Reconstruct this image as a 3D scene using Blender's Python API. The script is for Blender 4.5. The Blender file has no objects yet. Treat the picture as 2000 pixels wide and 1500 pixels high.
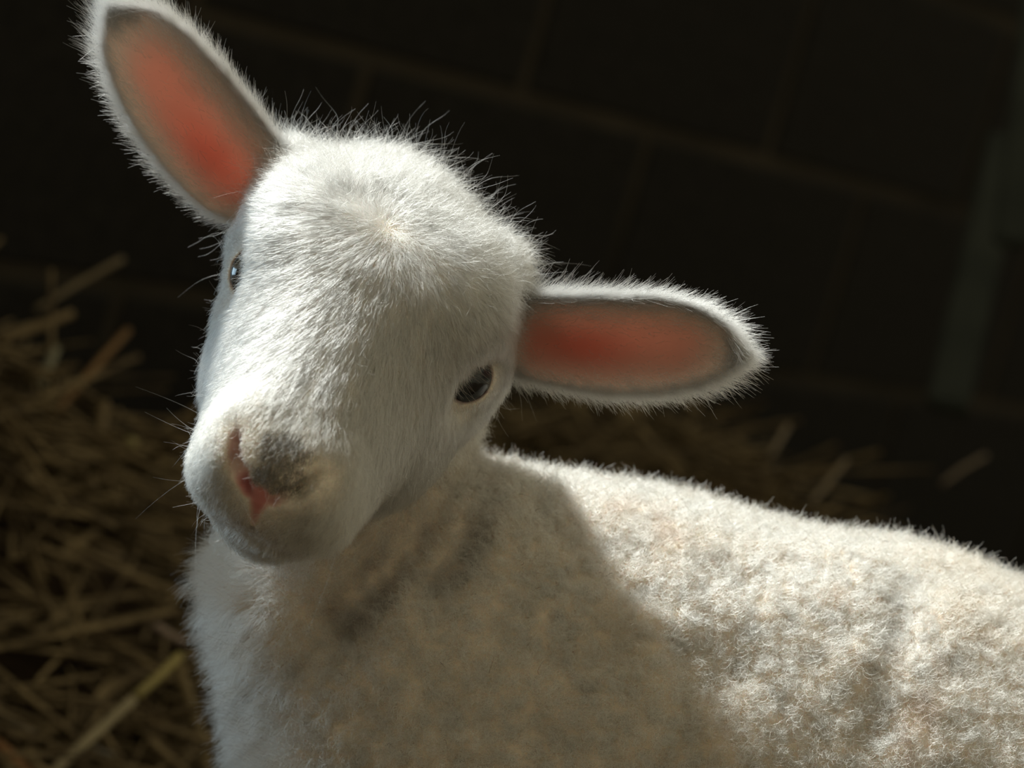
import bpy, bmesh, math
import numpy as np
from mathutils import Matrix, Vector

rng = np.random.default_rng(7)
scene = bpy.context.scene
COL = scene.collection

# ------------------------------------------------------------------ camera
F = 5556.0                      # focal length in pixels of the 2000 x 1500 frame (100 mm lens, 36 mm sensor)
D0 = 1.11                       # distance of the lamb's head
HC = 0.53                       # camera height above the floor
ROLL, PITCH = math.radians(16), math.radians(6.6)
UP = np.array([math.sin(ROLL)*math.cos(PITCH), math.cos(ROLL)*math.cos(PITCH), math.sin(PITCH)])
FW = np.array([0, 0, -1.0]); FW = FW - UP*FW.dot(UP); FW /= np.linalg.norm(FW)
RT = np.cross(FW, UP)
M3 = np.stack([RT, FW, UP])     # world <- camera rotation
CAM = np.array([0, 0, HC])
def W(p):                       # camera coordinates -> world
    return np.asarray(p) @ M3.T + CAM
def WD(v):
    return np.asarray(v) @ M3.T
def PX(x, y, z=0.0):            # picture point at depth offset z (towards the viewer) -> camera coordinates
    D = D0 - z
    return np.array([(x-1000)/F*D, -(y-750)/F*D, -D])
cam_data = bpy.data.cameras.new('camera')
cam_data.lens = 100.0; cam_data.sensor_width = 36.0; cam_data.sensor_fit = 'HORIZONTAL'
cam_data.clip_start = 0.02
cam_data.dof.use_dof = True; cam_data.dof.focus_distance = D0-0.02; cam_data.dof.aperture_fstop = 8.0
cam = bpy.data.objects.new('camera', cam_data); COL.objects.link(cam)
mw = Matrix.Identity(4)
for i in range(3):
    for j in range(3): mw[i][j] = M3[i, j]
mw.translation = Vector(CAM)
cam.matrix_world = mw
scene.camera = cam

# ------------------------------------------------------------------ world, sun, added side light, exposure
world = bpy.data.worlds.new('barn_air'); scene.world = world; world.use_nodes = True
bg = world.node_tree.nodes['Background']
bg.inputs[0].default_value = (1.0, 0.90, 0.61, 1); bg.inputs[1].default_value = 0.37
def look_matrix(pos, direction):
    q = Vector(direction).to_track_quat('-Z', 'Y')
    return Matrix.Translation(Vector(pos)) @ q.to_matrix().to_4x4()
SUN_TO = np.array([-0.355, 0.89, -0.165]); SUN_TO /= np.linalg.norm(SUN_TO)     # towards the sun, camera axes
sd = bpy.data.lights.new('sun', 'SUN'); sd.energy = 6.2; sd.angle = math.radians(2.4); sd.color = (0.97, 1.0, 0.95)
sun = bpy.data.objects.new('sun', sd); COL.objects.link(sun)
sun.matrix_world = look_matrix(W(PX(700, 700)) + WD(SUN_TO)*4, -WD(SUN_TO))
ad = bpy.data.lights.new('added_side_light', 'AREA'); ad.shape = 'RECTANGLE'; ad.size = 0.9; ad.size_y = 1.3  # area lamp added out of view for the cool light on the chest
ad.energy = 21.0; ad.color = (0.56, 0.82, 1.0)
side_light_pos = W(PX(692, 640)) + WD(np.array([-1.6, -0.10, -0.75]))
area = bpy.data.objects.new('added_side_light', ad); COL.objects.link(area)
area.matrix_world = look_matrix(side_light_pos, Vector(W(PX(692, 900)) - side_light_pos))
scene.cycles.max_bounces = 5; scene.cycles.transmission_bounces = 5; scene.cycles.glossy_bounces = 4; scene.cycles.diffuse_bounces = 3
vs = scene.view_settings
vs.view_transform = 'Standard'; vs.look = 'None'; vs.exposure = 0.0; vs.gamma = 1.0; vs.use_curve_mapping = False

# ------------------------------------------------------------------ helpers
def mat_new(name):
    m = bpy.data.materials.new(name); m.use_nodes = True
    nt = m.node_tree; nt.nodes.clear()
    out = nt.nodes.new('ShaderNodeOutputMaterial')
    return m, nt, out
def principled(name, color, rough=0.7, noise=None, bump=0.0, scale=40.0, color2=None, attr=None, sss=0.0, coat=0.0, spec=0.3):
    m, nt, out = mat_new(name)
    b = nt.nodes.new('ShaderNodeBsdfPrincipled'); nt.links.new(b.outputs[0], out.inputs[0])
    b.inputs['Roughness'].default_value = rough
    b.inputs['Specular IOR Level'].default_value = spec
    b.inputs['Base Color'].default_value = (*color, 1)
    b.inputs['Coat Weight'].default_value = coat
    if sss:
        b.inputs['Subsurface Weight'].default_value = sss
        b.inputs['Subsurface Radius'].default_value = (1.0, 0.3, 0.15)
        b.inputs['Subsurface Scale'].default_value = 0.004
    tc = nt.nodes.new('ShaderNodeTexCoord')
    nz = nt.nodes.new('ShaderNodeTexNoise'); nz.inputs['Scale'].default_value = scale; nz.inputs['Detail'].default_value = 6
    nt.links.new(tc.outputs['Object'], nz.inputs['Vector'])
    if attr:
        a = nt.nodes.new('ShaderNodeAttribute'); a.attribute_name = attr
        nt.links.new(a.outputs['Color'], b.inputs['Base Color'])
    elif color2:
        r = nt.nodes.new('ShaderNodeValToRGB')
        r.color_ramp.elements[0].position = 0.35; r.color_ramp.elements[1].position = 0.68
        r.color_ramp.elements[0].color = (*color, 1); r.color_ramp.elements[1].color = (*color2, 1)
        nt.links.new(nz.outputs['Fac'], r.inputs[0]); nt.links.new(r.outputs[0], b.inputs['Base Color'])
    if bump:
        bp = nt.nodes.new('ShaderNodeBump'); bp.inputs['Strength'].default_value = bump; bp.inputs['Distance'].default_value = 0.004
        nt.links.new(nz.outputs['Fac'], bp.inputs['Height']); nt.links.new(bp.outputs[0], b.inputs['Normal'])
    return m
def hair_material(name, rough=0.45, radial=0.6):
    m, nt, out = mat_new(name)
    h = nt.nodes.new('ShaderNodeBsdfHairPrincipled'); h.model = 'CHIANG'; h.parametrization = 'COLOR'
    a = nt.nodes.new('ShaderNodeAttribute'); a.attribute_name = 'fur_color'
    nt.links.new(a.outputs['Color'], h.inputs['Color'])
    h.inputs['Roughness'].default_value = rough
    h.inputs['Radial Roughness'].default_value = radial
    h.inputs['Coat'].default_value = 0.0
    nt.links.new(h.outputs[0], out.inputs[0])
    return m

def mesh_from(name, verts, faces, mat, parent=None, smooth=True, col=None, origin=None):
    verts = np.asarray(verts, dtype=np.float64)
    if origin is not None: verts = verts - np.asarray(origin)
    me = bpy.data.meshes.new(name)
    fs = faces if isinstance(faces, np.ndarray) else None
    if fs is not None:
        n, k = fs.shape
        me.vertices.add(len(verts)); me.vertices.foreach_set('co', verts.astype(np.float32).ravel())
        me.loops.add(n*k); me.loops.foreach_set('vertex_index', fs.astype(np.int32).ravel())
        me.polygons.add(n); me.polygons.foreach_set('loop_start', (np.arange(n)*k).astype(np.int32))
        me.update(calc_edges=True); me.validate()
    else:
        me.from_pydata([tuple(v) for v in verts], [], faces); me.update()
    if smooth: me.polygons.foreach_set('use_smooth', np.ones(len(me.polygons), bool))
    if col is not None:
        at = me.color_attributes.new('skin_color', 'FLOAT_COLOR', 'POINT')
        c4 = np.ones((len(verts), 4), np.float32); c4[:, :np.shape(col)[1]] = col
        at.data.foreach_set('color', c4.ravel())
    me.materials.append(mat)
    o = bpy.data.objects.new(name, me); COL.objects.link(o)
    if parent is not None: o.parent = parent
    if origin is not None and parent is None: o.location = Vector(origin)
    return o
def tag(o, label=None, cat=None, group=None, kind=None):
    if label: o['label'] = label
    if cat: o['category'] = cat
    if group: o['group'] = group
    if kind: o['kind'] = kind
    return o
def empty(name, loc):
    o = bpy.data.objects.new(name, None); COL.objects.link(o); o.location = Vector(loc)
    o.empty_display_size = 0.05
    return o

_tab = rng.random((32, 32, 32)).astype(np.float32)
def vnoise(p, scale, seed=0):
    q = np.asarray(p, np.float32)*(1.0/scale) + np.float32(seed*7.31 + 100.0)
    i = np.floor(q).astype(np.int32); f = q - i; f = f*f*(3-2*f)
    i0 = i & 31; i1 = (i+1) & 31
    x0, y0, z0 = i0[:, 0], i0[:, 1], i0[:, 2]; x1, y1, z1 = i1[:, 0], i1[:, 1], i1[:, 2]
    fx, fy, fz = f[:, 0], f[:, 1], f[:, 2]
    def L(a, b, t): return a + (b-a)*t
    return L(L(L(_tab[x0, y0, z0], _tab[x1, y0, z0], fx), L(_tab[x0, y1, z0], _tab[x1, y1, z0], fx), fy),
             L(L(_tab[x0, y0, z1], _tab[x1, y0, z1], fx), L(_tab[x0, y1, z1], _tab[x1, y1, z1], fx), fy), fz)
def nrm(v):
    return v/np.maximum(np.linalg.norm(v, axis=-1, keepdims=True), 1e-9)
def sstep(a, b, x):
    t = np.clip((x-a)/(b-a), 0, 1); return t*t*(3-2*t)

# ------------------------------------------------------------------ setting: block wall, floor
wdir_c = np.array([0.70, 0.1017-0.26*0.70, -1.0]); wdir_c /= np.linalg.norm(wdir_c)
wall_pt = W(np.array([0.0, -(185-750)/F*2.6, -2.6]))       # a point on the bed joint seen across the picture
wdir = WD(wdir_c); wdir[2] = 0; wdir /= np.linalg.norm(wdir)
wn = np.cross(wdir, [0, 0, 1.0])                             # faces the room
if wn.dot(CAM - wall_pt) < 0: wn = -wn
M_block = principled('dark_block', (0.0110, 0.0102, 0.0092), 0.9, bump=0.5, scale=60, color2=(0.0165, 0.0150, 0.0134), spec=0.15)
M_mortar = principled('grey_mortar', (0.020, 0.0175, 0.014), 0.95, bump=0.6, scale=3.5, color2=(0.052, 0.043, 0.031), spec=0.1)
BH, BL, J = 0.225, 0.45, 0.014
joint_z = wall_pt[2]
zc0 = joint_z % BH
WALL_H = 1.297  # height set so the unseen wall top keeps sun off the chest
wl0, wl1 = -3.0, 9.0
wroot_o = np.array([wall_pt[0], wall_pt[1], 0.0])
def wpt(l, z, d): return wroot_o + wdir*l + np.array([0, 0, z]) + wn*d
LIGHT_GAP = (-2.05, -1.15, 0.88)          # unseen opening added for the cool side lamp: from, to, height
v, box_f = [], []
for la, lb, za, zb in ((wl0, LIGHT_GAP[0], 0, WALL_H), (LIGHT_GAP[1], wl1, 0, WALL_H), (LIGHT_GAP[0], LIGHT_GAP[1], LIGHT_GAP[2], WALL_H)):  # wall kept above the added opening to block the sun
    o_ = len(v)
    v += [wpt(l, z, d) for d in (-0.11, 0.0) for z in (za, zb) for l in (la, lb)]
    box_f += [tuple(i+o_ for i in q_) for q_ in ((0, 2, 3, 1), (4, 5, 7, 6), (0, 1, 5, 4), (2, 6, 7, 3), (0, 4, 6, 2), (1, 3, 7, 5))]
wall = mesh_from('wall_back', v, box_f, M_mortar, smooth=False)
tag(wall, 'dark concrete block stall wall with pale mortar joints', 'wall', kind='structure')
def block_mesh(length, height, nm):
    bm = bmesh.new(); bmesh.ops.create_cube(bm, size=1.0)
    bmesh.ops.scale(bm, vec=(length, 0.03, height), verts=bm.verts)
    bmesh.ops.bevel(bm, geom=bm.edges[:], offset=0.004, segments=1, affect='EDGES')
    me = bpy.data.meshes.new(nm); bm.to_mesh(me); bm.free(); me.materials.append(M_block); return me
bm_full = block_mesh(BL-J, BH-J, 'block')
wrot = Matrix(((wdir[0], -wn[0], 0), (wdir[1], -wn[1], 0), (0, 0, 1))).to_4x4()
zs = np.arange(-1, 6)
low_me = block_mesh(BL-J, zc0-J, 'block_low') if zc0 > 0.05 else None
NCOURSE = int((WALL_H-zc0)/BH)
for k in range(-1, NCOURSE):
    if k == -1 and low_me is None: continue
    zmid = zc0/2 if k == -1 else zc0 + BH*(k+0.5)
    # vertical joints of the course right below / above the seen bed joint stand half a block apart
    kk = round((joint_z - zc0)/BH)
    off = 0.012 if (k-kk) % 2 == 0 else 0.012 + BL/2
    for i in range(-7, 20):
        l = off + BL*(i+0.5)
        if l-BL/2 < wl0 or l+BL/2 > wl1: continue
        if l+BL/2 > LIGHT_GAP[0] and l-BL/2 < LIGHT_GAP[1] and zmid-BH/2 < LIGHT_GAP[2]: continue
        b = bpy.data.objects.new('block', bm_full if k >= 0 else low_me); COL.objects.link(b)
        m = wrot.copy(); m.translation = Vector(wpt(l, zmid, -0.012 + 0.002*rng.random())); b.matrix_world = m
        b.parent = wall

# coping stones added unseen along the top, filling up to the sun-blocking height
cop_h = WALL_H - (zc0 + BH*NCOURSE)
cop_me = bpy.data.meshes.new('added_coping')
_bm = bmesh.new(); bmesh.ops.create_cube(_bm, size=1.0); bmesh.ops.scale(_bm, vec=(0.6-J, 0.14, max(cop_h, 0.03)), verts=_bm.verts)
bmesh.ops.bevel(_bm, geom=_bm.edges[:], offset=0.006, segments=1, affect='EDGES'); _bm.to_mesh(cop_me); _bm.free(); cop_me.materials.append(M_block)
for i in range(20):
    b = bpy.data.objects.new('added_coping', cop_me); COL.objects.link(b)
    m = wrot.copy(); m.translation = Vector(wpt(wl0+0.3+0.6*i, WALL_H-max(cop_h, 0.03)/2+0.004, -0.055)); b.matrix_world = m; b.parent = wall
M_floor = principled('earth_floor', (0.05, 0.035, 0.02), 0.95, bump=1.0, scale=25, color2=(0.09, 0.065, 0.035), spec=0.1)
fv = [(-3.5, -1.5, 0), (9.0, -1.5, 0), (9.0, 11.0, 0), (-3.5, 11.0, 0)]
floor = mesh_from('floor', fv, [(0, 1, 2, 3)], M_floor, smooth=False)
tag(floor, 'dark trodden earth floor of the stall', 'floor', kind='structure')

# ------------------------------------------------------------------ straw bedding
def ground_at(x, y, D): return W(np.array([(x-1000)/F*D, -(y-750)/F*D, -D]))
hL = ground_at(-120, 650, 1.93); hR = ground_at(1290, 800, 2.45); hM = ground_at(150, 1150, 1.95)
HEAPS = [(hL[0], hL[1], hL[2]*1.0, 0.19), (hR[0], hR[1], hR[2]*0.95, 0.24), (hM[0], hM[1], 0.07, 0.3), (hR[0]+0.75, hR[1]+0.35, 0.12, 0.3)]
def heap_h(x, y):
    h = 0.015 + 0*x
    for cx, cy, hh, s in HEAPS:
        h = np.maximum(h, hh*np.exp(-((x-cx)**2+(y-cy)**2)/(2*s*s)*1.2))
    return h
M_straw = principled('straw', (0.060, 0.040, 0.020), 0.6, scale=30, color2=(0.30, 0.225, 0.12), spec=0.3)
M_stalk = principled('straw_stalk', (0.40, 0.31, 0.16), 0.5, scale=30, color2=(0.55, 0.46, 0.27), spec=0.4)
# loose mound under the stalks
gx, gy = np.meshgrid(np.linspace(-1.3, 1.9, 90), np.linspace(1.35, 3.6, 70), indexing='ij')
gp = np.stack([gx.ravel(), gy.ravel()], 1)
dw = ((np.c_[gp, np.zeros(len(gp))] - wroot_o) @ wn)
gh = heap_h(gp[:, 0], gp[:, 1])*0.9 - 0.013
gh = gh + 0.02*(vnoise(np.c_[gp, gp[:, :1]*0], 0.06)-0.5)*sstep(0.02, 0.08, gh)
gh = np.maximum(gh, 0.001)
idx = np.arange(90*70).reshape(90, 70)
quads = np.stack([idx[:-1, :-1], idx[1:, :-1], idx[1:, 1:], idx[:-1, 1:]], -1).reshape(-1, 4)
okq = (dw[quads] > 0.012).all(1)
quads = quads[okq]; used = np.unique(quads); remap = -np.ones(len(gp), int); remap[used] = np.arange(len(used))
# straw tubes (three-sided) over the mound: nobody could count them
NS = 10000
cx = rng.uniform(-1.2, 1.7, NS*2); cy = rng.uniform(1.42, 3.5, NS*2)
dws = (np.stack([cx, cy, 0*cx], 1) - wroot_o) @ wn
keep = dws > 0.06; cx, cy, dws = cx[keep][:NS], cy[keep][:NS], dws[keep][:NS]; NS = len(cx)
L = rng.uniform(0.06, 0.28, NS); az = rng.uniform(0, 2*np.pi, NS); hgt = heap_h(cx, cy)
el = rng.normal(0, 0.22, NS) + 0.5*(rng.random(NS) < 0.07)
dirs = np.stack([np.cos(az)*np.cos(el), np.sin(az)*np.cos(el), np.abs(np.sin(el))], 1)
ctr = np.stack([cx, cy, hgt*rng.uniform(0.85, 1.04, NS) + 0.004], 1)
bend = nrm(rng.normal(size=(NS, 3)))*L[:, None]*0.08
rad = rng.uniform(0.0010, 0.0029, NS)
pts = [ctr - dirs*L[:, None]/2, ctr + bend, ctr + dirs*L[:, None]/2]
for p in pts:
    p[:, 2] = np.maximum(p[:, 2], 0.003)
    dd = (p - wroot_o) @ wn
    p += wn*np.maximum(0.012-dd, 0)[:, None]
e1 = nrm(np.cross(dirs, [0.3, 0.2, 1.0])); e2 = np.cross(dirs, e1)
vv = []
for p in pts:
    for a in (0, 2.094, 4.189):
        vv.append(p + (e1*math.cos(a)+e2*math.sin(a))*rad[:, None])
vv = np.stack(vv, 1).reshape(-1, 3)
base = (np.arange(NS)*9)[:, None]
fq = []
for s in (0, 3):
    for k in range(3):
        fq.append(np.concatenate([base+s+k, base+s+(k+1) % 3, base+s+3+(k+1) % 3, base+s+3+k], 1))
fq = np.concatenate(fq)
mound_v = np.c_[gp, gh][used]
allv = np.concatenate([vv, mound_v]); allf = np.concatenate([fq, remap[quads]+len(vv)])
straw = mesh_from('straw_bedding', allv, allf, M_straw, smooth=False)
M_gap_dark = principled('dark_straw_gaps', (0.020, 0.013, 0.008), 0.95, bump=0.8, scale=60, color2=(0.045, 0.030, 0.016), spec=0.1)  # mound coloured near black to stand in for shade between the stalks
straw.data.materials.append(M_gap_dark)
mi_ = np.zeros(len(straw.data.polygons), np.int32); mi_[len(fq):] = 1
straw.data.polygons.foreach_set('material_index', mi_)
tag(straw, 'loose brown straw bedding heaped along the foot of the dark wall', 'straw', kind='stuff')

def tube(points, radii, sides=7):
    points = np.asarray(points, float); n = len(points)
    vs_, fs_ = [], []
    tang = nrm(np.gradient(points, axis=0))
    ref = np.array([0.31, 0.12, 0.94])
    for i in range(n):
        a = nrm(np.cross(tang[i], ref)); b = np.cross(tang[i], a)
        for k in range(sides):
            t = 2*math.pi*k/sides
            vs_.append(points[i] + (a*math.cos(t)+b*math.sin(t))*radii[i])
    for i in range(n-1):
        for k in range(sides):
            fs_.append((i*sides+k, i*sides+(k+1) % sides, (i+1)*sides+(k+1) % sides, (i+1)*sides+k))
    fs_.append(tuple(range(sides))[::-1]); fs_.append(tuple(range((n-1)*sides, n*sides)))
    return vs_, fs_
# single stalks that stand out: picture path, distance of each end, radius
STALKS = [
    ([(90, 1520), (180, 1440), (262, 1365)], 1.66, 1.70, .0033, 'thickest pale straw stalk, lower piece of the diagonal at the bottom left'),
    ([(268, 1358), (310, 1322), (352, 1280)], 1.70, 1.74, .0030, 'yellow straw piece ending beside the white chest fluff'),
    ([(40, 1165), (95, 1225), (135, 1290), (158, 1350), (170, 1390)], 1.85, 1.80, .0024, 'bent pale straw stalk arching above the thick diagonal stalk'),
    ([(-15, 1445), (25, 1480), (60, 1512)], 1.66, 1.64, .0034, 'orange-tan straw piece in the bottom left corner'),
    ([(345, 1290), (372, 1370), (395, 1450), (410, 1520)], 1.78, 1.72, .0032, 'broad dull straw running down along the white chest fluff'),
    ([(98, 815), (175, 728), (250, 645)], 1.95, 2.02, .0030, 'rust-coloured straw poking up at a slant over the dark wall'),
    ([(78, 755), (95, 715), (110, 680)], 1.95, 1.97, .0030, 'short grey-green upright straw beside the rust-coloured one'),
    ([(0, 665), (70, 640), (140, 612)], 1.96, 2.0, .0032, 'dull straw crossing the top of the left heap'),
    ([(70, 605), (150, 555), (240, 505)], 2.0, 2.05, .0024, 'highest thin straw pointing up to the right from the left heap'),
    ([(190, 870), (198, 830), (205, 785)], 1.93, 1.95, .0036, 'upright blurry straw on the right flank of the left heap'),
    ([(243, 845), (252, 858), (262, 872)], 1.9, 1.9, .0036, 'small bright yellow straw chip near the lamb nose'),
    ([(0, 1040), (50, 1048), (98, 1062)], 1.85, 1.87, .0028, 'flat pale straw lying at the left edge of the heap'),
    ([(190, 1080), (215, 1085), (242, 1092)], 1.88, 1.88, .0036, 'short blunt tan straw end beside the black gap'),
    ([(305, 1222), (335, 1243), (362, 1255)], 1.76, 1.78, .0026, 'pinkish straw end touching the chest fluff'),
    ([(165, 1455), (195, 1468), (225, 1478)], 1.7, 1.7, .0018, 'thin grey straw below the thick diagonal stalk'),
    ([(1505, 890), (1520, 862), (1538, 832)], 2.2, 2.24, .0022, 'short upright straw behind the middle of the back'),
    ([(1582, 985), (1615, 945), (1652, 898)], 2.15, 2.2, .0022, 'slanted thin straw rising behind the lamb back'),
    ([(1840, 945), (1880, 915), (1925, 890)], 2.4, 2.45, .0022, 'faint straw at the far right behind the rump'),
]
tint = [(0.50, 0.42, 0.26), (0.46, 0.38, 0.14), (0.48, 0.44, 0.30), (0.42, 0.22, 0.10), (0.26, 0.19, 0.09), (0.30, 0.17, 0.07), (0.34, 0.32, 0.22),
        (0.28, 0.2, 0.1), (0.22, 0.17, 0.1), (0.25, 0.18, 0.09), (0.52, 0.44, 0.2), (0.33, 0.28, 0.18), (0.32, 0.24, 0.14), (0.40, 0.30, 0.24), (0.33, 0.3, 0.25),
        (0.25, 0.19, 0.12), (0.25, 0.19, 0.12), (0.2, 0.15, 0.1)]
for (path, d0, d1, r, lab), tc in zip(STALKS, tint):
    tc = tuple(0.55*c for c in tc)
    n = 9; path = np.array(path, float); tt = np.linspace(0, len(path)-1, n)
    xs = np.interp(tt, range(len(path)), path[:, 0]); ys = np.interp(tt, range(len(path)), path[:, 1]); ds = np.linspace(d0, d1, n)
    P3 = np.array([ground_at(a, b, c) for a, b, c in zip(xs, ys, ds)])
    P3[:, 2] = np.maximum(P3[:, 2], 0.006)
    vs_, fs_ = tube(P3, r*(1.0+0.25*np.sin(np.linspace(0, 2.6, n))*(rng.random()-0.3)))
    ms = principled('stalk_tint', tc, 0.5, scale=25, color2=tuple(c*1.3 for c in tc))
    o = mesh_from('straw_stalk', vs_, fs_, ms, origin=P3[0], smooth=True)
    tag(o, lab, 'straw', 'single straw stalks sticking out of the bedding')

# ------------------------------------------------------------------ leaning grey-green boards at the right
M_board = principled('grey_green_board', (0.022, 0.027, 0.023), 0.8, bump=0.3, scale=18, color2=(0.038, 0.044, 0.037))
def board(path, D, width, thick, lab):
    A, B = ground_at(*path[0], D[0]), ground_at(*path[1], D[1])
    ax = nrm(B-A); side = nrm(np.cross(ax, CAM-A)); nn = np.cross(side, ax)
    ln = np.linalg.norm(B-A)
    bm = bmesh.new(); bmesh.ops.create_cube(bm, size=1.0); bmesh.ops.scale(bm, vec=(width, thick, ln), verts=bm.verts)
    bmesh.ops.bevel(bm, geom=bm.edges[:], offset=min(width, thick)*0.2, segments=2, affect='EDGES')
    me = bpy.data.meshes.new('leaning_board'); bm.to_mesh(me); bm.free(); me.materials.append(M_board)
    o = bpy.data.objects.new('leaning_board', me); COL.objects.link(o)
    mm = Matrix(((side[0], nn[0], ax[0]), (side[1], nn[1], ax[1]), (side[2], nn[2], ax[2]))).to_4x4(); mm.translation = Vector((A+B)/2)
    o.matrix_world = mm
    return tag(o, lab, 'board', 'boards leaning at the right edge')
board([(1968, 270), (1848, 800)], (2.70, 2.55), 0.038, 0.02, 'longer grey-green board leaning against the dark wall at the right')
board([(2040, -30), (1975, 480)], (2.55, 2.50), 0.034, 0.02, 'grey-green board cut off by the right edge of the picture')

# ------------------------------------------------------------------ the lamb: head frame (camera axes)
HO = PX(692, 640, 0.0)
hu = nrm(np.array([0.895, -0.435, 0.080])); hn = np.array([-0.404, -0.73, 0.55]); hn = nrm(hn-hu*hn.dot(hu))
hd = -np.cross(hu, hn)
HM = np.stack([hu, hn, hd])            # rows
def bend_a(t): return 0.0015 + 0.004*sstep(0.02, 0.09, t) + 0.20*np.minimum(t+0.008, 0)          # the muzzle sits a little off the middle
def H2C(a, t, h): return HO + (a+bend_a(t))*hu + t*hn + h*hd
def toH(p):
    q = (p-HO) @ HM.T; q[:, 0] -= bend_a(q[:, 1]); return q

def smin(a, b, k):
    hh = np.clip(0.5+0.5*(b-a)/k, 0, 1); return b+(a-b)*hh - k*hh*(1-hh)
def smax(a, b, k): return -smin(-a, -b, k)
def ell(p, c, r):
    q = (p-np.asarray(c))/np.asarray(r); k0 = np.linalg.norm(q, axis=1); k1 = np.linalg.norm(q/np.asarray(r), axis=1)
    return k0*(k0-1)/np.maximum(k1, 1e-6)
def ell_ax(p, c, R, r):
    q = ((p-np.asarray(c)) @ R.T)/np.asarray(r); k0 = np.linalg.norm(q, axis=1); k1 = np.linalg.norm(q/np.asarray(r), axis=1)
    return k0*(k0-1)/np.maximum(k1, 1e-6)
def cap(p, a, b, ra, rb):
    a = np.asarray(a); b = np.asarray(b); ab = b-a
    t = np.clip(((p-a) @ ab)/ab.dot(ab), 0, 1)
    return np.linalg.norm(p-a-t[:, None]*ab, axis=1) - (ra+(rb-ra)*t)

HT = np.array([-.078, -.07, -.055, -.035, -.015, 0.0, .02, .04, .06, .075, .086, .093, .0975])
HW = np.array([.004, .022, .0385, .0520, .0600, .0565, .0475, .0410, .0355, .0330, .0305, .0250, .005])
HTOP = np.array([.004, .018, .031, .0415, .0475, .048, .0435, .0405, .0390, .0380, .0365, .032, .014])
HBOT = np.array([-.004, -.026, -.042, -.052, -.056, -.058, -.057, -.052, -.0450, -.039, -.0340, -.027, -.006])
EYE_A, EYE_T, EYE_H = 0.0450, -0.004, -0.003
EYE_N = {s: nrm(np.array([s*0.64, 0.50, 0.58])) for s in (-1, 1)}
def eye_axes(s):
    N = EYE_N[s]; X = np.array([s*0.12, -1.0, 0.22]); X = nrm(X-N*X.dot(N)); Y = np.cross(N, X)
    if Y[2] < 0: Y = -Y
    return X, Y, N
EYE_R = 0.0112
NOS = [(0.0050, 0.0975, 0.0185), (0.0110, 0.0935, 0.0245), (0.0178, 0.0855, 0.0335)]
def head_sdf(p):
    q = toH(p); a, t, h = q[:, 0], q[:, 1], q[:, 2]
    w = np.interp(t, HT, HW); tp = np.interp(t, HT, HTOP); bt = np.interp(t, HT, HBOT)
    hc = (tp+bt)/2; hh = (tp-bt)/2
    e = np.where(h > hc, 2.25, 2.05)
    wl = w*(1-0.16*sstep(0.0, 1.0, (h-hc)/hh)*sstep(-0.01, 0.03, t))*(1-0.30*sstep(0.0, 1.0, -(h-hc)/hh))
    qn = ((np.abs(a)/wl)**e + (np.abs(h-hc)/hh)**e)**(1/e)
    f = (qn-1)*np.minimum(wl, hh)
    f = np.where(t < HT[0], np.maximum(f, HT[0]-t+0.002), f); f = np.where(t > HT[-1], np.maximum(f, t-HT[-1]+0.002), f)
    am = np.stack([np.abs(a), t, h], 1)
    f = smin(f, ell(am, (0.026, -0.019, 0.024), (0.025, 0.024, 0.018)), 0.012)       # brow
    f = smin(f, ell(am, (0.030, 0.010, -0.030), (0.021, 0.040, 0.026)), 0.015)       # cheek
    f = smin(f, ell(am, (0.036, -0.026, -0.022), (0.0215, 0.034, 0.026)), 0.014)     # cheekbone
    f = smin(f, ell(am, (0.044, -0.045, 0.004), (0.012, 0.016, 0.016)), 0.012)       # ear root
    f = smin(f, ell(am, (0.0135, 0.077, 0.020), (0.0125, 0.016, 0.014)), 0.010)      # nostril wing
    f = smin(f, ell(am, (0.0125, 0.082, 0.000), (0.0160, 0.0140, 0.010)), 0.008)       # upper lip
    f = smin(f, ell(am, (0.0, 0.077, -0.024), (0.016, 0.015, 0.011)), 0.008)         # chin
    # eyelids and opening
    ec = np.array([EYE_A, EYE_T, EYE_H]); X, Y, N = eye_axes(1)
    f = smax(f, -(np.linalg.norm(am-(ec+N*0.0145), axis=1)-0.0142), 0.008)            # socket hollow
    f = smin(f, np.linalg.norm(am-ec, axis=1)-0.0126, 0.004)                          # lids over the ball
    R = np.stack([X, Y, N])
    f = smax(f, -ell_ax(am, ec+N*0.013, R, (0.0098, 0.0056, 0.014)), 0.0012)
    # nostrils, septum groove, mouth
    f = smax(f, -cap(am, NOS[0], NOS[1], 0.0026, 0.0040), 0.002)
    f = smax(f, -cap(am, NOS[1], NOS[2], 0.0040, 0.0024), 0.002)
    f = smax(f, -cap(am, (0.0, 0.1005, 0.018), (0.0, 0.0995, -0.003), 0.0018, 0.0020), 0.003)
    f = smax(f, -cap(am, (0.0, 0.099, -0.0065), (0.018, 0.084, -0.0125), 0.0024, 0.0020), 0.003)
    f = smax(f, -cap(am, (0.018, 0.084, -0.0125), (0.030, 0.052, -0.022), 0.0020, 0.0010), 0.003)
    return f

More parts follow.
